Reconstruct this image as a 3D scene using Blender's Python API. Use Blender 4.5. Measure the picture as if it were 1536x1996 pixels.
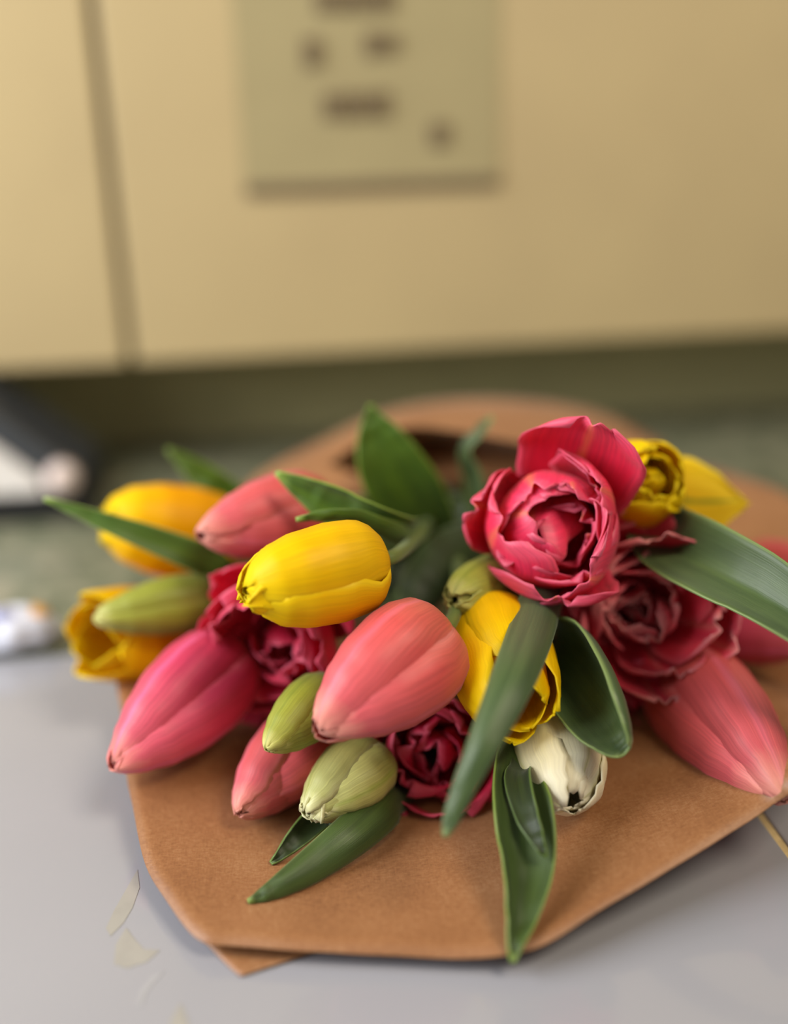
import bpy, bmesh, math, random
from mathutils import Vector, Matrix, noise
R = math.radians
for o in list(bpy.data.objects): bpy.data.objects.remove(o)
scene = bpy.context.scene
COL = scene.collection

# ------------------------------------------------------------------ camera
F, CX, CY = 2100.0, 768.0, 998.0
CAM = Vector((0, 0, 0.30))
ROT = (Matrix.Rotation(R(-6.5), 3, 'Z') @ Matrix.Rotation(R(90 - 20), 3, 'X') @ Matrix.Rotation(R(-1.6), 3, 'Z'))
cd = bpy.data.cameras.new('camera'); cam = bpy.data.objects.new('camera', cd); COL.objects.link(cam)
cam.matrix_world = Matrix.Translation(CAM) @ ROT.to_4x4()
cd.sensor_fit = 'HORIZONTAL'; cd.sensor_width = 36; cd.lens = 36 * F / 1536
cd.clip_start = 0.01; cd.clip_end = 50
cd.dof.use_dof = True; cd.dof.focus_distance = 0.452; cd.dof.aperture_fstop = 1.85
scene.camera = cam
RIGHT, UP, BACK = ROT.col[0].copy(), ROT.col[1].copy(), ROT.col[2].copy()   # BACK points to the viewer

# ------------------------------------------------------------------ light
w = bpy.data.worlds.new('world'); scene.world = w; w.use_nodes = True
w.node_tree.nodes['Background'].inputs[0].default_value = (1.0, 0.93, 0.82, 1)
w.node_tree.nodes['Background'].inputs[1].default_value = 0.23
def area(name, loc, target, sx, sy, energy, color):
    l = bpy.data.lights.new(name, 'AREA'); l.shape = 'RECTANGLE'; l.size = sx; l.size_y = sy
    l.energy = energy; l.color = color
    o = bpy.data.objects.new(name, l); COL.objects.link(o); o.location = loc
    o.rotation_euler = (Vector(target) - Vector(loc)).to_track_quat('-Z', 'Y').to_euler()
area('window_daylight', (-1.15, 0.25, 0.82), (0.05, 0.55, 0.08), 1.0, 1.0, 30, (0.96, 0.97, 1.0))
area('ceiling_lamp', (0.9, -0.5, 1.9), (0.1, 0.6, 0.1), 0.7, 0.7, 27, (1.0, 0.86, 0.66))
vs = scene.view_settings
vs.view_transform = 'Standard'; vs.look = 'None'; vs.exposure = 0.18; vs.gamma = 1.0; vs.use_curve_mapping = False

# ------------------------------------------------------------------ pixel -> place
def P(px, py, d):
    return CAM + RIGHT * ((px - CX) / F * d) - UP * ((py - CY) / F * d) - BACK * d
def ray(px, py):
    return RIGHT * ((px - CX) / F) - UP * ((py - CY) / F) - BACK
def G(px, py, z=0.0):
    r = ray(px, py); return CAM + r * ((z - CAM.z) / r.z)
def YP(px, py, y):
    r = ray(px, py); return CAM + r * ((y - CAM.y) / r.y)

# ------------------------------------------------------------------ materials
def lin(c):
    return tuple((x / 255 / 12.92) if x / 255 < 0.04045 else ((x / 255 + 0.055) / 1.055) ** 2.4 for x in c) + (1,)
class NT:
    def __init__(s, name):
        s.m = bpy.data.materials.new(name); s.m.use_nodes = True
        s.t = s.m.node_tree; s.t.nodes.clear()
        s.out = s.n('ShaderNodeOutputMaterial')
    def n(s, k, **kw):
        nd = s.t.nodes.new(k)
        for a, b in kw.items(): setattr(nd, a, b)
        return nd
    def l(s, a, b): s.t.links.new(a, b)
    def ramp(s, fac, stops):
        r = s.n('ShaderNodeValToRGB'); e = r.color_ramp.elements
        while len(e) < len(stops): e.new(0.5)
        for el, (p, c) in zip(e, stops): el.position = p; el.color = lin(c)
        s.l(fac, r.inputs[0]); return r.outputs[0]
    def mix(s, fac, a, b, mode='MIX'):
        m = s.n('ShaderNodeMix', data_type='RGBA', blend_type=mode)
        for sock, v in ((m.inputs[0], fac), (m.inputs[6], a), (m.inputs[7], b)):
            if hasattr(v, 'is_linked'): s.l(v, sock)
            else: sock.default_value = v
        return m.outputs[2]
    def noise(s, vec, scale, detail=3, rough=0.5):
        nz = s.n('ShaderNodeTexNoise'); nz.inputs['Scale'].default_value = scale
        nz.inputs['Detail'].default_value = detail; nz.inputs['Roughness'].default_value = rough
        s.l(vec, nz.inputs['Vector']); return nz.outputs['Fac']
    def mapping(s, vec, sc):
        m = s.n('ShaderNodeMapping'); m.inputs['Scale'].default_value = sc; s.l(vec, m.inputs[0]); return m.outputs[0]
    def math(s, op, a, b=0.0, c=0.0):
        m = s.n('ShaderNodeMath', operation=op)
        for i, v in enumerate((a, b, c)):
            if hasattr(v, 'is_linked'): s.l(v, m.inputs[i])
            else: m.inputs[i].default_value = v
        return m.outputs[0]
    def bsdf(s, color, rough=0.5, spec=0.5, bump=None, trans=0.0, coat=0.0, sheen=0.0):
        b = s.n('ShaderNodeBsdfPrincipled')
        if hasattr(color, 'is_linked'): s.l(color, b.inputs['Base Color'])
        else: b.inputs['Base Color'].default_value = color
        if hasattr(rough, 'is_linked'): s.l(rough, b.inputs['Roughness'])
        else: b.inputs['Roughness'].default_value = rough
        b.inputs['Specular IOR Level'].default_value = spec
        b.inputs['Coat Weight'].default_value = coat; b.inputs['Sheen Weight'].default_value = sheen
        if bump:
            bp = s.n('ShaderNodeBump'); bp.inputs['Strength'].default_value = bump[1]; bp.inputs['Distance'].default_value = bump[2]
            s.l(bump[0], bp.inputs['Height']); s.l(bp.outputs[0], b.inputs['Normal'])
        sh = b.outputs[0]
        if trans:
            t = s.n('ShaderNodeBsdfTranslucent')
            if hasattr(color, 'is_linked'): s.l(color, t.inputs[0])
            else: t.inputs[0].default_value = color
            mx = s.n('ShaderNodeMixShader'); mx.inputs[0].default_value = trans
            s.l(sh, mx.inputs[1]); s.l(t.outputs[0], mx.inputs[2]); sh = mx.outputs[0]
        s.l(sh, s.out.inputs[0]); return s.m

def petal_mat(name, stops, edge, edge_amt=0.35, streak=None, streak_amt=0.0, vein=0.22, rough=0.42, trans=0.22, sheen=0.1, spec=0.4):
    """stops: colour along the petal, base to tip; edge: rim colour; streak: midrib colour"""
    s = NT(name); uv = s.n('ShaderNodeTexCoord').outputs['UV']
    sep = s.n('ShaderNodeSeparateXYZ'); s.l(uv, sep.inputs[0])
    u = s.math('ABSOLUTE', s.math('MULTIPLY_ADD', sep.outputs[0], 2.0, -1.0)); v = sep.outputs[1]
    wob = s.noise(s.mapping(uv, (6, 3, 1)), 1.6, 3)
    v2 = s.math('ADD', v, s.math('MULTIPLY_ADD', wob, 0.22, -0.11))
    c = s.ramp(v2, stops)
    er = s.n('ShaderNodeMapRange'); er.interpolation_type = 'SMOOTHSTEP'
    er.inputs[1].default_value = 0.72; er.inputs[2].default_value = 1.04; er.inputs[4].default_value = edge_amt
    s.l(s.math('ADD', u, s.math('MULTIPLY_ADD', wob, 0.2, -0.1)), er.inputs[0])
    c = s.mix(er.outputs[0], c, lin(edge))
    if streak:
        sr = s.n('ShaderNodeMapRange'); sr.interpolation_type = 'SMOOTHSTEP'
        sr.inputs[1].default_value = 0.11; sr.inputs[2].default_value = 0.0; sr.inputs[4].default_value = streak_amt
        s.l(s.math('ADD', u, s.math('MULTIPLY_ADD', wob, 0.12, -0.06)), sr.inputs[0])
        c = s.mix(sr.outputs[0], c, lin(streak))
    oi = s.n('ShaderNodeObjectInfo')
    vv = s.n('ShaderNodeVectorMath', operation='ADD'); s.l(uv, vv.inputs[0]); s.l(oi.outputs['Random'], vv.inputs[1])
    vn = s.noise(s.mapping(vv.outputs[0], (55, 2.2, 1)), 1.0, 4, 0.6)
    vr = s.ramp(vn, [(0.3, (int(255 * (1 - vein)),) * 3), (0.7, (255, 255, 255))])
    c = s.mix(0.8, c, vr, 'MULTIPLY')
    hs = s.n('ShaderNodeHueSaturation'); s.l(c, hs.inputs['Color'])
    s.l(s.math('MULTIPLY_ADD', oi.outputs['Random'], 0.2, 0.9), hs.inputs['Value'])
    return s.bsdf(hs.outputs[0], rough, spec, (vn, 0.25, 0.0006), trans, 0, sheen)

def leaf_mat(name, lo, hi, tip, rough=0.42):
    s = NT(name); uv = s.n('ShaderNodeTexCoord').outputs['UV']
    sep = s.n('ShaderNodeSeparateXYZ'); s.l(uv, sep.inputs[0])
    big = s.noise(s.mapping(uv, (3, 2.5, 1)), 1.5, 3)
    fine = s.noise(s.mapping(uv, (60, 1.6, 1)), 1.0, 4, 0.6)
    f = s.math('ADD', s.math('MULTIPLY', big, 0.6), s.math('MULTIPLY', fine, 0.4))
    c = s.ramp(f, [(0.3, lo), (0.7, hi)])
    tr = s.n('ShaderNodeMapRange'); tr.inputs[1].default_value = 0.9; tr.inputs[2].default_value = 1.0; tr.inputs[4].default_value = 0.8
    s.l(sep.outputs[1], tr.inputs[0]); c = s.mix(tr.outputs[0], c, lin(tip))
    u = s.math('ABSOLUTE', s.math('MULTIPLY_ADD', sep.outputs[0], 2.0, -1.0))
    er = s.n('ShaderNodeMapRange'); er.inputs[1].default_value = 0.93; er.inputs[2].default_value = 1.0; er.inputs[4].default_value = 0.6
    s.l(u, er.inputs[0]); c = s.mix(er.outputs[0], c, lin(tip))
    return s.bsdf(c, rough, 0.5, (fine, 0.3, 0.0005), 0.12, 0, 0.15)

M = {}
M['yellow'] = petal_mat('yellow_petal', [(0.0, (250, 205, 20)), (0.5, (255, 205, 0)), (1.0, (255, 226, 10))], (255, 232, 40), 0.5, vein=0.10, trans=0.3, sheen=0.0, spec=0.2)
M['yellow_deep'] = petal_mat('deep_yellow_petal', [(0.0, (246, 170, 10)), (0.5, (255, 186, 0)), (1.0, (255, 222, 10))], (255, 228, 30), 0.5, vein=0.10, trans=0.3, sheen=0.0, spec=0.2)
M['yellow_streaked'] = petal_mat('green_streaked_yellow_petal', [(0.0, (150, 160, 20)), (0.35, (245, 205, 10)), (1.0, (250, 215, 10))], (255, 228, 30), 0.5, (110, 140, 20), 0.85, vein=0.12, trans=0.25)
M['coral'] = petal_mat('coral_petal', [(0.0, (225, 120, 95)), (0.3, (228, 92, 88)), (0.75, (232, 104, 112)), (1.0, (250, 170, 150))], (250, 170, 160), 0.45, (250, 130, 160), 0.35, vein=0.2)
M['pink'] = petal_mat('rose_pink_petal', [(0.0, (200, 40, 80)), (0.4, (226, 66, 105)), (0.8, (236, 105, 125)), (1.0, (250, 160, 145))], (245, 140, 140), 0.35, (250, 120, 180), 0.5, vein=0.2)
M['double'] = petal_mat('ruffled_pink_petal', [(0.0, (226, 18, 46)), (0.5, (250, 40, 82)), (0.85, (252, 66, 108)), (1.0, (252, 110, 142))], (252, 130, 156), 0.4, (250, 150, 90), 0.5, vein=0.18, trans=0.32)
M['magenta'] = petal_mat('ruffled_magenta_petal', [(0.0, (180, 4, 36)), (0.5, (228, 20, 64)), (0.85, (236, 40, 84)), (1.0, (244, 100, 130))], (244, 90, 125), 0.5, vein=0.18, trans=0.32)
M['crimson'] = petal_mat('ruffled_crimson_petal', [(0.0, (200, 24, 46)), (0.5, (232, 48, 74)), (0.85, (238, 80, 100)), (1.0, (244, 160, 160))], (240, 125, 135), 0.55, (235, 170, 140), 0.25, vein=0.2, trans=0.32)
M['bud'] = petal_mat('green_bud_petal', [(0.0, (120, 125, 50)), (0.4, (150, 158, 50)), (0.8, (172, 178, 70)), (1.0, (225, 220, 130))], (210, 212, 120), 0.45, (120, 140, 40), 0.4, vein=0.2)
M['whitebud'] = petal_mat('pale_green_bud_petal', [(0.0, (150, 155, 70)), (0.4, (190, 185, 105)), (0.8, (205, 208, 130)), (1.0, (240, 238, 185))], (244, 242, 200), 0.6, (150, 170, 60), 0.5, vein=0.15)
M['cream'] = petal_mat('cream_white_petal', [(0.0, (200, 195, 90)), (0.35, (240, 230, 160)), (0.75, (252, 244, 206)), (1.0, (255, 250, 226))], (255, 250, 226), 0.5, (205, 205, 100), 0.45, vein=0.1)
M['leaf'] = leaf_mat('tulip_leaf', (40, 60, 16), (74, 98, 38), (140, 165, 70))
M['leaf_blue'] = leaf_mat('blue_green_leaf', (46, 68, 30), (82, 104, 56), (140, 162, 92))
M['leaf_bright'] = leaf_mat('bright_green_leaf', (46, 78, 8), (86, 120, 20), (145, 175, 60))
M['leaf_dark'] = leaf_mat('dark_green_leaf', (24, 38, 8), (48, 66, 22), (110, 140, 60))  # darkened to put shade into the leaves deep between the flowers
M['stem'] = leaf_mat('tulip_stem', (84, 110, 48), (114, 134, 66), (114, 134, 66))

def kraft():
    s = NT('kraft_paper'); ob = s.n('ShaderNodeTexCoord').outputs['Object']
    a = s.noise(s.mapping(ob, (1, 2.2, 1)), 420, 5, 0.65); b = s.noise(ob, 30, 3); fib = s.noise(s.mapping(ob, (1400, 260, 900)), 1.0, 3, 0.6)
    f = s.math('ADD', s.math('MULTIPLY', a, 0.45), s.math('ADD', s.math('MULTIPLY', b, 0.3), s.math('MULTIPLY', fib, 0.25)))
    c = s.ramp(f, [(0.28, (118, 74, 42)), (0.5, (152, 104, 64)), (0.72, (176, 132, 92))])
    return s.bsdf(c, 0.42, 0.5, (a, 0.3, 0.0006), 0.12, 0, 0.1)
M['kraft'] = kraft()
def plain(name, rgb, rough=0.5, spec=0.5, var=0.08, scale=60, coat=0.0):
    s = NT(name); ob = s.n('ShaderNodeTexCoord').outputs['Object']
    nz = s.noise(ob, scale, 3)
    c = s.ramp(nz, [(0.3, tuple(int(x * (1 - var)) for x in rgb)), (0.7, rgb)])
    return s.bsdf(c, rough, spec, (nz, 0.05, 0.001), 0, coat)
M['cabinet'] = plain('cream_cabinet_paint', (186, 167, 124), 0.45, 0.4, 0.03, 8)
M['carcass'] = plain('cabinet_carcass', (120, 104, 70), 0.6, 0.3, 0.05, 20)
M['splash'] = plain('olive_backsplash', (190, 182, 132), 0.5, 0.4, 0.06, 14)
M['sheet'] = plain('pinned_sheet_paper', (163, 151, 112), 0.7, 0.2, 0.03, 20)
M['ink'] = plain('grey_brown_ink', (116, 100, 76), 0.7, 0.2, 0.1, 200)  # print colour, also used for the painted shadow below the sheet
M['tile'] = plain('white_glazed_tile', (152, 153, 160), 0.16, 0.5, 0.03, 5, 0.3)
M['grout'] = plain('pale_grout', (214, 192, 142), 0.8, 0.2, 0.1, 300)
M['motif'] = plain('faint_yellow_glaze_print', (158, 156, 150), 0.16, 0.5, 0.04, 120, 0.3)
M['motif_white'] = plain('faint_white_glaze_print', (162, 163, 168), 0.16, 0.5, 0.04, 120, 0.3)
M['black'] = plain('black_plastic', (26, 26, 28), 0.4, 0.5, 0.1, 80)
M['slate'] = plain('slate_grey_plastic', (66, 70, 76), 0.4, 0.5, 0.1, 80)
M['grey'] = plain('light_grey_plastic', (232, 228, 224), 0.4, 0.5, 0.05, 80)
M['knob'] = plain('pinkish_grey_knob', (222, 204, 196), 0.4, 0.5, 0.05, 80)
M['packet'] = plain('white_packet_film', (214, 218, 232), 0.35, 0.5, 0.12, 90)
M['packet_blue'] = plain('pale_blue_print', (170, 176, 216), 0.4, 0.5, 0.1, 90)
M['orange'] = plain('orange_print', (224, 160, 60), 0.4, 0.5, 0.1, 90)
M['wood'] = plain('floor_wood', (120, 86, 56), 0.5, 0.4, 0.3, 10)
M['string'] = plain('jute_string', (190, 160, 110), 0.8, 0.2, 0.3, 600)
def granite():
    s = NT('green_grey_granite'); ob = s.n('ShaderNodeTexCoord').outputs['Object']
    a = s.noise(ob, 38, 4, 0.6); b = s.noise(ob, 170, 3, 0.6)
    c1 = s.ramp(a, [(0.32, (80, 88, 68)), (0.5, (126, 130, 108)), (0.66, (158, 152, 130))])
    c2 = s.ramp(b, [(0.4, (60, 64, 50)), (0.6, (255, 255, 255))])
    return s.bsdf(s.mix(0.35, c1, c2, 'MULTIPLY'), 0.3, 0.5)
M['granite'] = granite()

# ------------------------------------------------------------------ mesh helpers
def tag(o, label=None, cat=None, group=None, kind=None):
    if label: o['label'] = label
    if cat: o['category'] = cat
    if group: o['group'] = group
    if kind: o['kind'] = kind
    return o
def link(name, me, mat, parent=None, smooth=True):
    o = bpy.data.objects.new(name, me); COL.objects.link(o)
    if mat: me.materials.append(mat)
    if smooth:
        for p in me.polygons: p.use_smooth = True
    if parent: o.parent = parent
    return o
def empty(name, loc):
    o = bpy.data.objects.new(name, None); COL.objects.link(o); o.location = loc; o.empty_display_size = 0.01; return o
def grid_obj(name, rows, mat, parent=None, origin=Vector((0, 0, 0)), thick=0.0, closed=False):
    """rows[j][i] of points; uv = (i, j) normalised"""
    nj, ni = len(rows), len(rows[0]); vs_ = [tuple(p - origin) for r in rows for p in r]; fs = []
    for j in range(nj - 1):
        for i in range(ni - 1 if not closed else ni):
            i2 = (i + 1) % ni; fs.append((j * ni + i, j * ni + i2, (j + 1) * ni + i2, (j + 1) * ni + i))
    me = bpy.data.meshes.new(name); me.from_pydata(vs_, [], fs); uvl = me.uv_layers.new(name='UVMap')
    for l in me.loops:
        j, i = divmod(l.vertex_index, ni); uvl.data[l.index].uv = (i / (ni - 1), j / (nj - 1))
    o = link(name, me, mat, parent)
    if thick:
        md = o.modifiers.new('thickness', 'SOLIDIFY'); md.thickness = thick; md.offset = 0
    return o
def box(name, lo, hi, mat, parent=None, origin=Vector((0, 0, 0)), bevel=0.0015, rot=None):
    bm = bmesh.new(); bmesh.ops.create_cube(bm, size=1)
    lo, hi = Vector(lo), Vector(hi); c = (lo + hi) / 2; s = hi - lo
    for v in bm.verts: v.co = Vector((v.co.x * s.x, v.co.y * s.y, v.co.z * s.z)) + c - origin
    if bevel: bmesh.ops.bevel(bm, geom=bm.edges[:] + bm.verts[:], offset=bevel, segments=2, affect='EDGES', profile=0.5)
    me = bpy.data.meshes.new(name); bm.to_mesh(me); bm.free()
    return link(name, me, mat, parent, smooth=False)
def cr(pts, n):
    """Catmull-Rom through tuples/Vectors, n samples"""
    out = []; k = len(pts)
    for s in range(n):
        t = s / (n - 1) * (k - 1); i = min(int(t), k - 2); f = t - i
        p0, p1, p2, p3 = pts[max(i - 1, 0)], pts[i], pts[i + 1], pts[min(i + 2, k - 1)]
        if i == 0: p0 = p1 * 2 - p2
        if i == k - 2: p3 = p2 * 2 - p1
        out.append(0.5 * ((2 * p1) + (p2 - p0) * f + (2 * p0 - 5 * p1 + 4 * p2 - p3) * f * f + (3 * p1 - p0 - 3 * p2 + p3) * f ** 3))
    return out
def table(tab, v):
    for (a, x), (b, y) in zip(tab, tab[1:]):
        if v <= b:
            f = (v - a) / (b - a); f = f * f * (3 - 2 * f) * 0.5 + f * 0.5; return x + (y - x) * f
    return tab[-1][1]
def tube(name, pts, rad, mat, parent, origin, n=24, seg=8):
    c = cr(pts, n); rows = []; ref = Vector((0.13, 0.21, 0.97))
    for j, p in enumerate(c):
        t = (c[min(j + 1, n - 1)] - c[max(j - 1, 0)]).normalized()
        x = t.cross(ref).normalized(); y = t.cross(x); r = rad(j / (n - 1)) if callable(rad) else rad
        rows.append([p + (x * math.cos(a) + y * math.sin(a)) * r for a in [2 * math.pi * i / seg for i in range(seg)]])
    return grid_obj(name, rows, mat, parent, origin, closed=True)

# ------------------------------------------------------------------ room
WALL_Y, CAB_Y = 1.07, 0.92
cab_bottom = YP(768, 683, CAB_Y).z
tag(box('wall_back', (-1.8, WALL_Y, -0.95), (2.2, WALL_Y + 0.1, 1.9), M['splash'], bevel=0), 'olive backsplash wall under the cream cabinets', 'wall', kind='structure')
tag(box('floor', (-2.4, -1.6, -0.95), (2.4, 1.1, -0.9), M['wood'], bevel=0), 'wooden kitchen floor below the worktop', 'floor', kind='structure')
# worktop: tiled front, granite back
seam_x = G(1508, 1620).x; gran_y = G(40, 1282).y
wt = tag(empty('tiled_worktop', (seam_x, gran_y - 0.4, -0.04)), 'glossy white tiled worktop with pale grout under the bouquet', 'worktop')
WO = wt.location
box('grout_bed', (-1.5, -0.22, -0.04), (1.9, gran_y, -0.0012), M['grout'], wt, WO, 0)
tw, td, gp = 0.60, 0.60, 0.0035
for ix in (-2, -1, 0, 1):
    for iy in (0, 1):
        x0, y1 = seam_x + ix * tw, gran_y - iy * td
        t = box('tile', (x0 + gp / 2, max(y1 - td + gp, -0.215), -0.012), (x0 + tw - gp / 2, y1, 0.0), M['tile'], wt, WO, 0.0012)
        if ix == -1 and iy == 0: front_tile = t
# faint glaze print on the tile
def motif(name, pts, mat):
    vs_ = [G(x, y, 0.00012) for x, y in pts]
    me = bpy.data.meshes.new(name); me.from_pydata([tuple(v - WO) for v in vs_], [], [tuple(range(len(vs_)))[::-1]])
    o = link(name, me, mat, front_tile, False); md = o.modifiers.new('t', 'SOLIDIFY'); md.thickness = 0.0001; md.offset = 0
motif('printed_motif', [(268, 1695), (272, 1730), (258, 1770), (240, 1800), (215, 1825), (206, 1810), (222, 1775), (245, 1735)], M['motif'])
motif('printed_motif', [(246, 1808), (262, 1830), (280, 1850), (312, 1852), (285, 1876), (246, 1888), (222, 1880), (226, 1840)], M['motif'])
motif('printed_motif', [(322, 1892), (300, 1915), (284, 1935), (276, 1960), (266, 1958), (275, 1930), (295, 1905)], M['motif_white'])
motif('printed_motif', [(352, 1955), (366, 1990), (368, 2040), (330, 2040), (332, 1990)], M['motif'])
tag(box('granite_worktop', (-1.5, gran_y + 0.002, -0.04), (1.9, WALL_Y - 0.001, 0.0005), M['granite'], None, bevel=0), 'mottled grey green granite worktop along the back wall', 'worktop')
tag(box('base_cabinet', (-1.45, -0.16, -0.9), (1.85, WALL_Y - 0.01, -0.041), M['cabinet'], None, bevel=0.002), 'cream base cabinet carrying the worktop', 'cabinet')
# wall cabinet with two doors
gx = YP(262, 690, CAB_Y).x; gx0 = gx - 0.008
cb = tag(empty('wall_cabinet', (gx, CAB_Y + 0.02, cab_bottom)), 'cream wall cabinet with two plain doors above the backsplash', 'cabinet')
box('cabinet_body', (-1.3, CAB_Y + 0.018, cab_bottom + 0.002), (1.7, WALL_Y - 0.001, 1.0), M['carcass'], cb, cb.location, 0.001)
box('door', (gx, CAB_Y, cab_bottom), (gx + 0.80, CAB_Y + 0.016, 0.98), M['cabinet'], cb, cb.location, 0.002)
box('door', (gx0 - 0.62, CAB_Y, cab_bottom), (gx0, CAB_Y + 0.016, 0.98), M['cabinet'], cb, cb.location, 0.002)
box('door', (gx + 0.806, CAB_Y, cab_bottom), (gx + 1.4, CAB_Y + 0.016, 0.98), M['cabinet'], cb, cb.location, 0.002)
# sheet of notes hanging on the right door
s0, s1 = YP(478, 372, CAB_Y), YP(972, 340, CAB_Y)
sh = tag(empty('pinned_sheet', (s0.x, CAB_Y, s0.z)), 'grey beige printed sheet hanging on the cream cabinet door', 'paper sheet')
rows = []
for j in range(14):
    f = j / 13; z = s0.z + f * 0.3
    rows.append([Vector((s0.x + (s1.x - s0.x) * i / 10, CAB_Y - 0.0008 - 0.001 * (1 - f) ** 6, z)) for i in range(11)])
so = grid_obj('sheet', rows, M['sheet'], sh, sh.location, 0.0005)
for p in so.data.polygons: p.use_smooth = False
rnd = random.Random(5)
def words(cx, cy, wpx, hpx, n):
    c = YP(cx, cy, CAB_Y); k = (c - CAM).length / F
    for q in range(n):
        x = c.x + ((q + 0.5) / n - 0.5) * wpx * k
        hw_ = wpx * k / n * 0.36; hh = hpx * k * 0.5 * rnd.uniform(0.8, 1.1)
        box('printed_mark', (x - hw_, CAB_Y - 0.0040, c.z - hh), (x + hw_, CAB_Y - 0.0010, c.z + hh), M['ink'], sh, sh.location, 0)
words(690, 0, 145, 34, 4); words(607, 102, 40, 44, 1); words(742, 85, 66, 36, 2); words(693, 205, 128, 42, 4); words(855, 262, 46, 46, 1)
box('bottom_strip', (s0.x, CAB_Y - 0.0040, s0.z - 0.003), (s1.x, CAB_Y - 0.001, s0.z + 0.005), M['ink'], sh, sh.location, 0.001)  # dark strip painted in as the shadow of the sheet's curled bottom edge

# dark wedge-shaped appliance at the left edge
def wedge():
    a = G(182, 1016); y0 = a.y; x1 = a.x; x0 = x1 - 0.20; y1 = y0 + 0.11
    t = tag(empty('countertop_appliance', (x0 + 0.1, y0, 0)), 'dark wedge shaped appliance with light grey panel on the granite worktop', 'appliance')
    def prism(name, prof, ya, yb, mat, bev=0.004):
        bm = bmesh.new(); n = len(prof)
        A = [bm.verts.new(Vector((x, ya, z)) - t.location) for x, z in prof]; B = [bm.verts.new(Vector((x, yb, z)) - t.location) for x, z in prof]
        bm.faces.new(A); bm.faces.new(B[::-1])
        for i in range(n): bm.faces.new((A[i], B[i], B[(i + 1) % n], A[(i + 1) % n]))
        bmesh.ops.recalc_face_normals(bm, faces=bm.faces[:])
        bmesh.ops.bevel(bm, geom=bm.edges[:], offset=bev, segments=3, affect='EDGES')
        me = bpy.data.meshes.new(name); bm.to_mesh(me); bm.free(); return link(name, me, mat, t, False)
    prism('base', [(x0, 0.0005), (x1, 0.0005), (x1, 0.022), (x0, 0.022)], y0, y1, M['black'])
    prism('housing', [(x0, 0.022), (x1 - 0.004, 0.022), (x1 - 0.006, 0.034), (x1 - 0.085, 0.105), (x0, 0.125)], y0 + 0.012, y1, M['slate'])
    p = prism('front_panel', [(x0 + 0.004, 0.024), (x1 - 0.034, 0.024), (x1 - 0.04, 0.038), (x1 - 0.085, 0.080), (x0 + 0.004, 0.098)], y0 + 0.004, y0 + 0.0125, M['grey'], 0.002)
    bm = bmesh.new(); bmesh.ops.create_cone(bm, cap_ends=True, segments=32, radius1=0.0135, radius2=0.012, depth=0.018)
    bmesh.ops.bevel(bm, geom=[e for e in bm.edges if e.calc_face_angle(0) > 1], offset=0.002, segments=2, affect='EDGES')
    for v in bm.verts: v.co = Matrix.Rotation(R(90), 3, 'X') @ v.co + Vector((x1 - 0.021, y0 + 0.004, 0.036)) - t.location
    me = bpy.data.meshes.new('knob'); bm.to_mesh(me); bm.free(); link('knob', me, M['knob'], t)
wedge()
# small crumpled packet at the left edge
def packet():
    c = G(25, 1262); ox, oy, oz = 0.024, 0.012, 0.011
    t = tag(empty('crumpled_packet', (c.x, c.y, 0.0006)), 'small crumpled white packet with pale blue and orange print', 'packet')
    def blob(name, cx, cy, cz, rx, ry, rz, mat, seed):
        bm = bmesh.new(); bmesh.ops.create_icosphere(bm, subdivisions=4, radius=1)
        for v in bm.verts:
            d = 1 + 0.22 * noise.noise(v.co * 2.2 + Vector((seed, 0, 0)))
            v.co = Vector((cx + v.co.x * rx * d, cy + v.co.y * ry * d, max(cz + v.co.z * rz * d, 0.0)))
        me = bpy.data.meshes.new(name); bm.to_mesh(me); bm.free(); link(name, me, mat, t)
    blob('wrapper', 0, 0, 0.011, 0.029, 0.018, 0.014, M['packet'], 1)
    blob('printed_label', -0.006, -0.003, 0.019, 0.014, 0.011, 0.0078, M['packet_blue'], 5)
    blob('printed_label', 0.016, 0.004, 0.018, 0.0075, 0.007, 0.006, M['orange'], 9)
packet()

# ------------------------------------------------------------------ paper wrap
TIE = P(880, 992, 0.80)
def ring(deg, r):
    return TIE + RIGHT * (math.cos(R(deg)) * r) + UP * (math.sin(R(deg)) * r)
wrap = tag(empty('paper_wrap', (TIE.x, TIE.y, 0.003)), 'brown kraft paper wrapped as a cone around the tulips', 'wrapping paper')
def paper(name, rim, a0, a1, rr, nu, nv, bulge, seed, mat=M['kraft'], amp=0.0022, tmax=1.0, zmin=0.0015, mid=None):
    n = len(rim); rows = []
    if mid: mid = [m if m else rim[q].lerp(ring(a0 + (a1 - a0) * q / (n - 1), rr), .4) for q, m in enumerate(mid)]; mid_s = cr(mid, nu)
    rim_s = cr(rim, nu)
    for j in range(nv):
        t = j / (nv - 1) * tmax; row = []
        for i in range(nu):
            f = i / (nu - 1); e = ring(a0 + (a1 - a0) * f, rr); p = rim_s[i].lerp(e, t)
            if mid:
                m_ = mid_s[i]; c1 = (m_ - (rim_s[i] * .36 + e * .16)) / .48; p = rim_s[i] * (1 - t) ** 2 + c1 * 2 * t * (1 - t) + e * t * t
            out = (p - (TIE.lerp(P(880, 1150, 0.45), 1 - t))).normalized()
            p = p + out * bulge * math.sin(math.pi * t)
            nz = noise.noise(Vector((p.x * 14 + seed, p.y * 14, p.z * 14))) + 0.4 * noise.noise(Vector((p.x * 40 + seed, p.y * 40, p.z * 40)))
            p = p + out * amp * nz
            p.z = max(p.z, zmin + 0.0015 * (1 + nz) * 0.5); row.append(p)
        rows.append(row)
    return grid_obj(name, rows, mat, wrap, wrap.location, 0.0005)
def rim_pts(lst): return [G(x, y, z) if k == 'g' else P(x, y, z) for k, x, y, z in lst]
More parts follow.
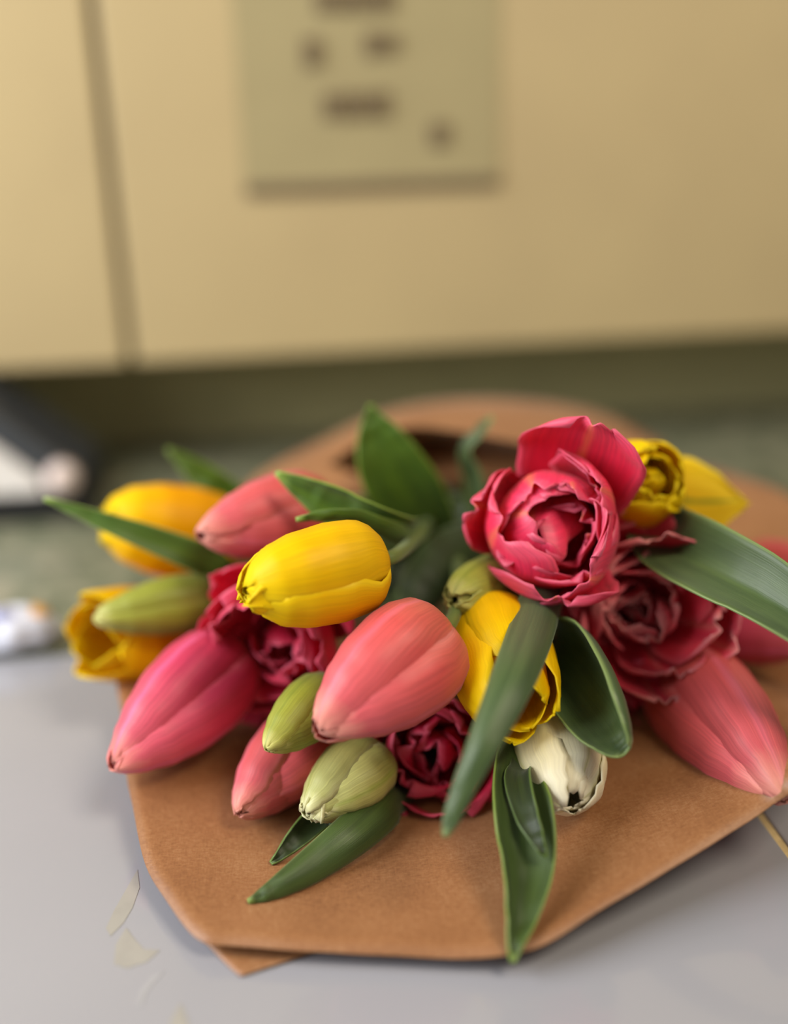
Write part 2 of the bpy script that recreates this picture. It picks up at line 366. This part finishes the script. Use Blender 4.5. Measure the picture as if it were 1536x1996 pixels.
paper('lower_sheet', rim_pts([('p', 1280, 884, .70), ('p', 1420, 922, .69), ('p', 1536, 962, .67), ('p', 1670, 1070, .63), ('p', 1710, 1300, .56), ('g', 1610, 1490, .05),
    ('g', 1505, 1576, .036), ('g', 1400, 1640, .028), ('g', 1200, 1757, .018), ('g', 1040, 1847, .012), ('g', 850, 1864, .008), ('g', 600, 1862, .007), ('g', 450, 1850, .007), ('g', 385, 1836, .008),
    ('g', 330, 1765, .010), ('g', 283, 1675, .013), ('g', 246, 1520, .018), ('g', 233, 1380, .026), ('g', 228, 1290, .034), ('p', 300, 1190, .62), ('p', 400, 1050, .65), ('p', 480, 950, .66)]),
    55, -235, 0.027, 150, 44, 0.0, 3, mid=[P(1180, 1010, .66), P(1290, 1060, .64), P(1380, 1110, .62), P(1450, 1190, .60), P(1450, 1310, .585)] + [None] * 17)
paper('upper_sheet', rim_pts([('p', 450, 975, .70), ('p', 520, 915, .72), ('p', 620, 862, .735), ('p', 750, 802, .745), ('p', 900, 778, .75), ('p', 1060, 783, .75), ('p', 1180, 808, .745), ('p', 1292, 866, .73)]),
    165, 30, 0.034, 70, 30, 0.0, 11, mid=[P(x, y, d) for x, y, d in [(560, 1020, .67), (620, 985, .67), (690, 955, .67), (780, 935, .67), (900, 920, .67), (1010, 925, .67), (1090, 945, .67), (1160, 980, .67)]])
paper('inner_sheet', rim_pts([('p', 640, 905, .63), ('p', 720, 852, .635), ('p', 800, 832, .635), ('p', 900, 842, .635), ('p', 1010, 862, .635), ('p', 1120, 880, .635), ('p', 1260, 925, .63)]),
    160, 40, 0.030, 60, 24, 0.004, 17)
def under_corner():
    a, b, c, d = G(372, 1815, .0018), G(468, 1902, .0012), G(640, 1846, .0018), G(560, 1700, .002)
    rows = [[(a.lerp(b, i / 12)).lerp(d.lerp(c, i / 12), j / 12) + Vector((0, 0, 0.0006 * math.sin(i * .5))) for i in range(13)] for j in range(13)]
    grid_obj('under_sheet', rows, M['kraft'], wrap, wrap.location, 0.0004)
under_corner()
tube('string', [ring(a, 0.0345) for a in range(0, 361, 30)], 0.0012, M['string'], wrap, wrap.location, 60, 6)

# ------------------------------------------------------------------ tulips
class Tulip:
    def __init__(s, label, base, tip, front='cam', name='tulip', stem=True, group='tulips in the bouquet'):
        s.b, s.t = P(*base), P(*tip); s.L = (s.t - s.b).length; s.a = (s.t - s.b).normalized()
        ref = (CAM - s.b).normalized() if front == 'cam' else UP
        s.e1 = (ref - s.a * ref.dot(s.a)).normalized(); s.e2 = s.e1.cross(s.a)
        s.root = tag(empty(name, s.b), label, 'tulip', group); s.rng = random.Random(label)
        if stem:
            rg = s.rng; end = TIE + RIGHT * rg.uniform(-.016, .016) + UP * rg.uniform(-.014, .016)
            bk = (end - s.b).normalized(); s.stem_pts = [s.b + s.a * 0.006, s.b - s.a * 0.005 + bk * 0.007, s.b.lerp(end, 0.25) - s.a * 0.006, s.b.lerp(end, 0.65), end]
            for p in s.stem_pts: p.z = max(p.z, 0.009)
            tube('stem', s.stem_pts, lambda f: 0.0034 - 0.0004 * f, M['stem'], s.root, s.b, 26, 8)
    def pt(s, r, tg, z, phi):
        c, n = math.cos(phi), math.sin(phi)
        return s.b + s.a * z + s.e1 * (r * c - tg * n) + s.e2 * (r * n + tg * c)
    def petal(s, mat, phi, prof, hw, kappa=0.92, ruffle=0.0, seed=0, nu=15, nv=22, lap=0.0, lobes=0.0, bend=0.0, thick=0.0006, skew=0.0, wave=3.0):
        """prof(v)->(r,z) metres, hw(v)->half width metres"""
        rows = []; phi = R(phi); sd = Vector((seed * 3.7, s.L * 100, seed * 1.3))
        for j in range(nv):
            v = 1 - (1 - j / (nv - 1)) ** 1.25; row = []
            for i in range(nu):
                u = -1 + 2 * i / (nu - 1)
                ve = v * (1 - lobes * (0.5 + noise.noise(Vector((u * wave, 0.3, 0)) + sd)) * v ** 4)
                r, z = prof(ve); h = hw(v); rho = max(kappa * r, h * 0.42, 0.0015)
                a = max(-2.7, min(2.7, u * h / rho)); tg = rho * math.sin(a); inn = rho * (1 - math.cos(a))
                d = lap * u * r
                if ruffle:
                    d += ruffle * (abs(u) ** 1.6) * (0.25 + v) * noise.noise(Vector((u * 1.2, v * 4.2, 5)) + sd) * 1.6
                    d += ruffle * v ** 3 * noise.noise(Vector((u * wave, 2, 1)) + sd) * 1.4
                    z += ruffle * 0.6 * v * v * noise.noise(Vector((u * 2.2, v * 2, 9)) + sd)
                row.append(s.pt(r - inn + d, tg + skew * v * v * s.L, z + bend * u * u, phi))
            rows.append(row)
        return grid_obj('petal', rows, mat, s.root, s.b, thick)
    def closed(s, mat, rad, phis=(0, 120, 240), tipr=0.22, belly=0.42, inner=None, inner_mat=None, seed=0, wid=1.12, kappa=0.9, ruffle=0.0012, lens=None, lap=0.04, lobes=0.02, inner_scale=0.80, tabx=None):
        L = s.L; Rm = rad * (s.b.lerp(s.t, .5) - CAM).dot(-BACK) / F
        tab = tabx or [(0, .16), (.05, .50), (.13, .78), (.24, .95), (belly - .05, 1.0), (.56, .93), (.73, .75), (.87, .50), (.95, .30), (1, tipr * .3)]
        wt_ = [(0, .42), (.12, .72), (.35, 1.0), (.6, 1.0), (.78, .84), (.9, .56), (.97, .28), (1, .05)]
        for k, ph in enumerate(phis):
            q = (lens[k] if lens else 1.0)
            s.petal(mat, ph, lambda v, q=q: (Rm * table(tab, v), L * q * v), lambda v: Rm * wid * table(wt_, v), kappa, ruffle, seed + k, lap=lap, lobes=lobes)
        inner = inner if inner is not None else [p + 60 for p in phis]
        for k, ph in enumerate(inner):
            s.petal(inner_mat or mat, ph, lambda v: (Rm * inner_scale * table(tab, v), L * 0.97 * v), lambda v: Rm * wid * 0.95 * table(wt_, v), 0.95, ruffle, seed + 20 + k, lobes=lobes)
        return s
    def cup(s, mat, phi, length, a0, a1, hw, r0=0.004, ruffle=0.004, seed=0, kappa=1.0, z0=0.0, lobes=0.12, ease=1.0, skew=0.0, nu=19, nv=22, wtab=None, wave=3.0):
        """free petal: leaves the base at angle a0 from the axis and turns to a1 (degrees)"""
        N = 40; pr = [(r0, z0)]
        for q in range(N):
            al = R(a0 + (a1 - a0) * ((q + .5) / N) ** ease); pr.append((pr[-1][0] + math.sin(al) * length / N, pr[-1][1] + math.cos(al) * length / N))
        def prof(v):
            x = min(max(v, 0) * N, N - 1e-6); i = int(x); f = x - i
            return (pr[i][0] + (pr[i + 1][0] - pr[i][0]) * f, pr[i][1] + (pr[i + 1][1] - pr[i][1]) * f)
        wt_ = wtab or [(0, .35), (.2, .65), (.45, .95), (.65, 1.0), (.82, .95), (.93, .74), (1, .3)]
        return s.petal(mat, phi, prof, lambda v: hw * table(wt_, v), kappa, ruffle, seed, nu, nv, lobes=lobes, skew=skew, wave=wave)
    def leaf(s, pts, mat, curl=0.6, label=None, n=34, nu=13, attach=True, fold=0.0, name='leaf', roll=0.0):
        """pts: (px, py, depth, full width px, twist deg); curl: radians of cross arc, + = rims towards viewer"""
        c = [P(x, y, d) for x, y, d, w_, t in pts]; ws = [w_ * d / F for x, y, d, w_, t in pts]; tw_ = [R(t) for *_, t in pts]
        if attach:
            q = s.stem_pts[2].lerp(s.stem_pts[3], 0.2); c = [q] + c; ws = [0.008] + ws; tw_ = [tw_[0]] + tw_
        C = cr(c, n); W = cr([Vector((x, y, 0)) for x, y in zip(ws, tw_)], n); rows = []
        for j in range(n):
            t = (C[min(j + 1, n - 1)] - C[max(j - 1, 0)]).normalized(); to = (CAM - C[j]).normalized()
            nrm = (to - t * to.dot(t)).normalized(); side = t.cross(nrm)
            ct, st = math.cos(W[j].y), math.sin(W[j].y); side, nrm = side * ct + nrm * st, nrm * ct - side * st
            h = max(W[j].x, 0.0006) / 2; cu = curl(j / (n - 1)) if callable(curl) else curl
            row = []
            for i in range(nu):
                u = -1 + 2 * i / (nu - 1)
                if abs(cu) > 1e-3:
                    rho = h / math.sin(min(abs(cu), 1.5)); a = u * abs(cu) * (1 + roll * max(-u, 0)); x = rho * math.sin(a); y = rho * (1 - math.cos(a)) * (1 if cu > 0 else -1)
                else: x, y = u * h, 0
                y += fold * abs(u) * h
                wv = 0.0012 * noise.noise(Vector((j * 0.22, u * 0.8, h * 1000)))
                row.append(C[j] + side * x + nrm * (y + wv))
            rows.append(row)
        o = grid_obj(name, rows, mat, s.root, s.b, 0.0009)
        if label: o['label'] = label
        return o
    def scale(s, d=None):
        return ((s.b - CAM).dot(-BACK) if d is None else d) / F

def double(s, mat, layers, seed=0, core=True):
    """layers: (count, length px, a0, a1, half width px, phase, ruffle, start radius px)"""
    k = s.scale(); n = 0
    for (cnt, ln, a0, a1, hw, ph, rf, r0) in layers:
        for q in range(cnt):
            rg = s.rng; n += 1
            s.cup(mat, ph + q * 360 / cnt + rg.uniform(-9, 9), ln * k * rg.uniform(.84, 1.10), a0 + rg.uniform(-9, 7), a1 + rg.uniform(-24, 20), hw * k * rg.uniform(.88, 1.2), r0 * k, rf, seed + n * 1.7, rg.uniform(.8, 1.35), lobes=.12, skew=rg.uniform(-.14, .14), wave=2.2)
    if core:
        for q in range(6):
            a = R(q * 60); p0 = s.pt(0.003 * math.cos(a), 0.003 * math.sin(a), 0.0, 0); p1 = s.pt(0.006 * math.cos(a), 0.006 * math.sin(a), 0.014, 0)
            tube('stamen', [p0, p0.lerp(p1, .5), p1], lambda f: 0.0006 + 0.0009 * (f > .6), M['stem'], s.root, s.b, 8, 6)
EGG = [(0, .25), (.04, .55), (.10, .80), (.2, .96), (.4, 1.02), (.62, .97), (.8, .82), (.92, .56), (1, .14)]
OPEN = [(0, .2), (.06, .5), (.16, .75), (.3, .92), (.5, 1.0), (.7, 1.0), (.85, .93), (1, .80)]

# --- front row, centre
t = Tulip('plump bright yellow closed tulip lying sideways at the centre left', (750, 1090, .465), (466, 1158, .437))
t.closed(M['yellow'], 99, (-34, 84, 200), seed=1, wid=1.2, kappa=.84, lens=(.97, .94, 1.0), inner=(28, 150, 270), lap=-.05, tabx=EGG)
FRILL = [(0, .2), (.1, .75), (.3, .95), (.6, .95), (.8, .86), (.92, .72), (1, .60)]
t.closed(M['yellow'], 66, (35, 160), seed=2, wid=1.15, kappa=.85, inner=(), ruffle=.003, lens=(1.01, .99), lobes=.08, tabx=FRILL)
t.leaf([(800, 1035, .52, 50, 0), (735, 1012, .50, 62, 20), (660, 985, .50, 84, 25), (600, 955, .50, 56, 20), (537, 922, .50, 8, 10)], M['leaf_bright'], 0.7, 'bright green folded leaf above the yellow tulip')
t.leaf([(790, 1045, .51, 40, 10), (700, 1012, .485, 34, 30), (630, 1006, .48, 24, 30), (577, 1013, .48, 8, 20)], M['leaf_bright'], -0.7, 'narrow leaf tip resting on the yellow tulip')
t = Tulip('large coral pink closed tulip at the centre of the bouquet', (866, 1226, .462), (616, 1432, .425))
t.closed(M['coral'], 122, (-46, 64, 180), tipr=.16, belly=.40, seed=5, wid=1.16, kappa=.70, lens=(.98, .95, 1.0), lap=-.06, inner=(8, 130, 250), inner_scale=.74, tabx=[(0, .34), (.04, .62), (.12, .84), (.24, .97), (.36, 1.0), (.56, .92), (.73, .74), (.87, .50), (.95, .31), (1, .06)])
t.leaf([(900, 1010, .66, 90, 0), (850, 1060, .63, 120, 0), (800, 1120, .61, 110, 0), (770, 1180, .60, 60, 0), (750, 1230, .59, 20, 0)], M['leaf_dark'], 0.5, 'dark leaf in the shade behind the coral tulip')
t = Tulip('glowing yellow tulip with a gaping tip behind the hanging strap leaf', (943, 1192, .505), (1016, 1394, .436))
t.closed(M['yellow'], 106, (-68, 30, 118, 210), seed=9, wid=1.0, kappa=.74, inner=(-20, 75, 170), inner_mat=M['yellow_deep'], ruffle=.001, lens=(1.02, .80, .98, 1.0), lap=-.04, inner_scale=.74, lobes=.02, tabx=[(0, .2), (.06, .5), (.16, .75), (.3, .92), (.5, 1.0), (.7, .95), (.85, .84), (1, .62)])
t.leaf([(1068, 1100, .53, 60, 0), (1052, 1180, .470, 84, 0), (1008, 1300, .419, 86, -6), (950, 1430, .401, 66, -8), (905, 1530, .397, 46, -8), (878, 1600, .396, 30, 0), (867, 1630, .396, 10, 0)], M['leaf_blue'], -0.8, 'long strap leaf hanging down across the yellow tulip')
t = Tulip('cream white tulip with a torn open tip beside the curled leaf', (1060, 1350, .508), (1118, 1570, .440))
t.closed(M['cream'], 90, (-62, 48, 145, 235), seed=13, wid=1.2, kappa=.84, inner=(-5, 100, 190, 285), ruffle=.0008, lens=(1.04, .93, 1.0, 1.0), lobes=.02, inner_scale=.82, lap=-.05, tabx=[(0, .2), (.06, .5), (.16, .75), (.3, .92), (.5, 1.0), (.7, .94), (.85, .76), (.94, .50), (1, .20)])
t.leaf([(1010, 1400, .49, 40, 0), (1000, 1480, .462, 66, 10), (1014, 1580, .44, 112, 10), (1022, 1680, .425, 108, 10), (1012, 1780, .408, 70, 15), (1003, 1840, .398, 34, 10), (1000, 1876, .394, 8, 0)], M['leaf'], 0.95, 'long pointed leaf hanging below the cream tulip', fold=.2)
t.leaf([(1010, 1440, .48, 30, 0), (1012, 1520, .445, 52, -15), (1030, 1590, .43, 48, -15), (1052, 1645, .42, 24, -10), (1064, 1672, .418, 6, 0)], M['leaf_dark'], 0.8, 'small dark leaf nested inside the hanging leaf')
t = Tulip('magenta double tulip low at the centre beneath the coral tulip', (846, 1455, .515), (846, 1500, .462), 'up')
double(t, M['magenta'], [(5, 208, 80, -26, 118, 18, .004, 10), (4, 184, 66, -30, 106, 50, .005, 14), (4, 140, 46, -28, 76, 10, .006, 20), (3, 96, 22, -22, 48, 40, .005, 18)], 21)
t = Tulip('pale green tulip bud with whitish petal rims low at the front', (745, 1466, .485), (596, 1592, .45))
t.closed(M['whitebud'], 76, (-75, 35, 135, 220), tipr=.30, belly=.48, seed=17, wid=1.2, kappa=.74, inner=(-20, 85, 180), ruffle=.0018, lens=(1.0, .88, .97, 1), lobes=.06, inner_scale=.72)
t.leaf([(790, 1500, .51, 50, 0), (760, 1556, .472, 84, 0), (700, 1615, .452, 84, 0), (610, 1685, .44, 66, 0), (540, 1730, .432, 40, 0), (505, 1748, .43, 22, 0), (483, 1757, .429, 8, 0)], M['leaf'], -0.8, 'broad blade leaf lying over the paper at the front')
t.leaf([(690, 1540, .485, 40, 0), (625, 1590, .472, 50, 0), (580, 1632, .462, 42, 0), (545, 1668, .455, 20, 0), (528, 1683, .453, 6, 0)], M['leaf_dark'], 0.9, 'small dark pointed leaf under the pale bud')
t = Tulip('green tulip bud tucked between the coral tulips at the front', (655, 1335, .49), (518, 1464, .452), name='tulip_bud')
t.closed(M['bud'], 62, (-52, 70, 195), tipr=.14, belly=.45, seed=23, wid=1.25, kappa=.84, lens=(1, .96, .98), lap=-.07)
t = Tulip('coral tulip half hidden under the green bud low at the left front', (640, 1405, .515), (462, 1592, .464))
t.closed(M['coral'], 88, (-78, 42, 165), tipr=.16, belly=.42, seed=25, wid=1.1, kappa=.74, lens=(1, .86, .98), inner=(-18, 110, 230), inner_scale=.76)
# --- left side
t = Tulip('long rose pink closed tulip pointing to the lower left', (478, 1262, .535), (214, 1498, .476))
t.closed(M['pink'], 106, (-50, 68, 180), tipr=.16, belly=.42, seed=29, wid=1.18, kappa=.72, inner_scale=.74, lens=(.97, 1.0, 1.0), lap=-.06, inner=(10, 125, 250))
t = Tulip('ruffled magenta double tulip facing left under the yellow tulip', (585, 1215, .54), (508, 1284, .488), 'up')
double(t, M['magenta'], [(6, 228, 78, -12, 118, 0, .004, 10), (4, 196, 64, -14, 108, 36, .005, 14), (4, 150, 46, -16, 76, 10, .006, 20), (3, 92, 20, -14, 46, 50, .005, 16)], 41)
t.cup(M['magenta'], -42, .056, 74, 28, .016, .003, .003, 45, .9); t.cup(M['magenta'], 212, .070, 86, 66, .011, .003, .003, 47, .8)
t = Tulip('yellow green slender tulip bud pointing left over a yellow tulip', (450, 1158, .555), (182, 1206, .525), name='tulip_bud')
t.closed(M['bud'], 58, (-60, 55, 180), tipr=.08, belly=.48, seed=33, wid=1.24, kappa=.84)
t.leaf([(470, 1130, .56, 60, 0), (400, 1092, .545, 62, 0), (300, 1052, .535, 52, 0), (200, 1015, .53, 34, 0), (130, 988, .528, 18, 0), (86, 972, .527, 6, 0)], M['leaf_bright'], 0.5, 'thin dark green leaf reaching far to the left')
t = Tulip('open mouthed deep yellow tulip lowest at the far left', (420, 1232, .60), (156, 1240, .545))
t.closed(M['yellow_deep'], 92, (-80, 20, 110, 200), seed=35, wid=1.05, kappa=.85, inner=(-30, 70, 160, 250), ruffle=.0012, lens=(1.03, .86, 1.0, 1), lobes=.04, tabx=OPEN)
t = Tulip('deep yellow tulip behind the thin leaf at the upper left', (468, 1058, .61), (194, 1010, .57))
t.closed(M['yellow_deep'], 92, (-46, 72, 185), seed=37, wid=1.24, kappa=.84, tabx=EGG, lap=-.06)
t.closed(M['yellow'], 66, (-20, 70), seed=38, wid=1.15, kappa=.85, inner=(), ruffle=.002, lens=(1.0, .99), lobes=.06, tabx=FRILL)
t.leaf([(500, 1010, .63, 60, 0), (430, 958, .615, 66, 0), (375, 912, .61, 40, 0), (340, 886, .607, 16, 0), (326, 876, .606, 6, 0)], M['leaf_bright'], 0.7, 'bright green leaf tip behind the upper left yellow tulip')
t = Tulip('salmon pink tulip between two yellow tulips at the upper left', (650, 980, .55), (384, 1046, .505))
t.closed(M['coral'], 86, (-66, 38, 120, 200), tipr=.26, belly=.45, seed=43, wid=1.05, kappa=.78, lens=(1, .92, .98, 1), inner=(-10, 80, 250))
t.leaf([(840, 1070, .62, 100, 0), (804, 985, .59, 140, 0), (760, 905, .575, 128, 0), (736, 845, .57, 84, 0), (725, 808, .568, 30, 0), (721, 789, .567, 8, 0)], M['leaf_bright'], 0.5, 'broad upright dark leaf in front of the paper')
# --- right side
t = Tulip('big open pink double tulip at the top of the bouquet', (1085, 1040, .515), (1062, 1006, .445), 'up')
D = M['double']
for ph, ln, a0, a1, hw, rf, sd, kp, r0 in [
    (20, .078, 66, 2, .031, .003, 1, 1.4, .004), (72, .064, 76, -34, .034, .004, 2, 1.1, .004), (128, .066, 80, -34, .035, .004, 3, 1.0, .004),
    (190, .066, 80, -22, .034, .004, 4, 1.1, .004), (245, .070, 84, -58, .039, .003, 5, 1.0, .004), (290, .063, 80, -16, .022, .004, 6, .9, .004), (335, .066, 76, -56, .034, .004, 7, 1.0, .004),
    (8, .060, 64, -48, .030, .005, 10, 1.0, .006), (68, .056, 62, -26, .029, .005, 11, 1.0, .007), (150, .055, 66, -20, .032, .005, 13, .95, .007), (212, .054, 62, -26, .027, .005, 14, .9, .007), (278, .064, 70, -70, .037, .003, 15, .95, .007),
    (338, .052, 44, -62, .027, .006, 18, .9, .009), (45, .046, 34, -36, .022, .006, 19, .9, .012), (120, .038, 30, -10, .019, .006, 20, .9, .013)]:
    t.cup(D, ph, ln, a0, a1, hw, r0, rf, sd * 2.3 + 60, kp, lobes=.12, skew=.12 * math.sin(sd * 2.7), wave=2.2)
double(t, D, [], 1)
t.leaf([(940, 1010, .60, 40, 0), (925, 930, .595, 40, 20), (912, 880, .59, 34, 50), (938, 840, .585, 24, 40), (960, 812, .583, 8, 20)], M['leaf_blue'], 0.9, 'small curled grey green leaf tip against the paper')
t = Tulip('closed green tulip bud with a twisted tip under the big pink tulip', (1015, 1115, .525), (880, 1172, .475), name='tulip_bud')
t.closed(M['bud'], 58, (-56, 62, 175), seed=51, wid=1.25, kappa=.84, lap=-.06, tabx=[(0, .3), (.06, .6), (.18, .85), (.4, 1.0), (.62, .97), (.8, .82), (.92, .58), (1, .16)])
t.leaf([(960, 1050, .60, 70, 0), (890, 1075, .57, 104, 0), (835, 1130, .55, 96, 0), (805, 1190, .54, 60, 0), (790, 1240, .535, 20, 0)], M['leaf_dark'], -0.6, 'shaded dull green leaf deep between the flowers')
t = Tulip('open yellow tulip with one green streaked petal at the right top', (1172, 972, .55), (1292, 926, .497))
t.closed(M['yellow'], 86, (-75, 15, 95, 165, 250), seed=57, wid=1.05, kappa=.86, inner=(-30, 55, 130, 210, 300), ruffle=.0016, lens=(.98, .90, .98, 1.0, 1.0), lobes=.05, inner_scale=.72, lap=-.08, tabx=[(0, .3), (.06, .62), (.16, .84), (.3, .96), (.5, 1.0), (.7, .97), (.85, .86), (.94, .72), (1, .58)])
t.closed(M['yellow_deep'], 50, (20, 140, 260), tipr=.3, seed=58, wid=1.2, kappa=.8, inner=(), ruffle=.002, lens=(.93, .9, .96), lap=-.10)
t.e1 = (UP - t.a * UP.dot(t.a)).normalized(); t.e2 = t.e1.cross(t.a)
t.cup(M['yellow_streaked'], 98, .068, 66, 46, .025, .003, .002, 95, 1.6, lobes=.0, wtab=[(0, .4), (.2, .75), (.45, 1), (.65, .92), (.82, .62), (.94, .26), (1, .03)])
t = Tulip('dusky crimson double tulip full of ruffled petals at the right', (1245, 1185, .53), (1284, 1215, .46), 'up')
double(t, M['crimson'], [(6, 225, 86, 2, 106, 0, .004, 8), (5, 195, 74, -12, 96, 30, .005, 12), (5, 160, 56, -16, 80, 10, .006, 16), (4, 118, 36, -14, 58, 40, .006, 18), (3, 76, 14, -16, 38, 0, .005, 12)], 61)
t.cup(M['crimson'], -24, .062, 80, 34, .018, .003, .003, 67, 1.2); t.cup(M['crimson'], 0, .056, 80, 40, .016, .003, .004, 69, 1.0)
t.leaf([(1235, 1010, .555, 70, 0), (1310, 1068, .505, 136, 18), (1400, 1118, .475, 150, 20), (1490, 1165, .455, 140, 20), (1580, 1225, .44, 110, 15), (1680, 1310, .43, 40, 10), (1710, 1340, .428, 8, 0)], M['leaf_blue'], 0.4, 'broad grey green leaf sweeping out to the right edge', fold=.45)
t = Tulip('large coral rose closed tulip pointing to the lower right corner', (1312, 1298, .55), (1536, 1566, .432))
t.closed(M['coral'], 118, (38, -74, 150), tipr=.16, belly=.42, seed=73, wid=1.18, kappa=.72, inner_scale=.74, lens=(1, .97, .98), lap=.07, inner=(-18, 95, 215))
t = Tulip('rose pink tulip cut off by the right edge below the broad leaf', (1375, 1195, .585), (1590, 1255, .53))
t.closed(M['pink'], 84, (-40, 60, 180), tipr=.3, belly=.45, seed=77, wid=1.15, kappa=.80, ruffle=.002)
t = Tulip('coral tulip peeking out at the right edge above the broad leaf', (1440, 1095, .60), (1640, 1140, .56))
t.closed(M['coral'], 60, (-40, 60, 180), tipr=.3, belly=.45, seed=79, wid=1.15, kappa=.80)
t = Tulip('shadowed dark magenta double tulip low behind the curled leaf', (1238, 1345, .545), (1250, 1420, .492), 'up')
double(t, M['magenta'], [(5, 175, 78, -10, 100, 0, .005, 10), (5, 150, 60, -20, 80, 30, .006, 14), (4, 100, 36, -26, 48, 0, .006, 18)], 81)
t.leaf([(1048, 1250, .52, 80, 10), (1102, 1312, .485, 124, 10), (1148, 1372, .462, 132, 5), (1186, 1425, .445, 116, 0), (1208, 1455, .436, 76, 0), (1220, 1470, .433, 30, 0)], M['leaf_blue'], 1.15, roll=.9, label= 'cupped blue green leaf curling beside the cream tulip')
t.leaf([(1030, 1270, .50, 30, 0), (1052, 1310, .485, 34, 0), (1074, 1338, .478, 18, 0), (1082, 1348, .476, 5, 0)], M['leaf'], 0.6, 'short green leaf tip above the cream tulip')
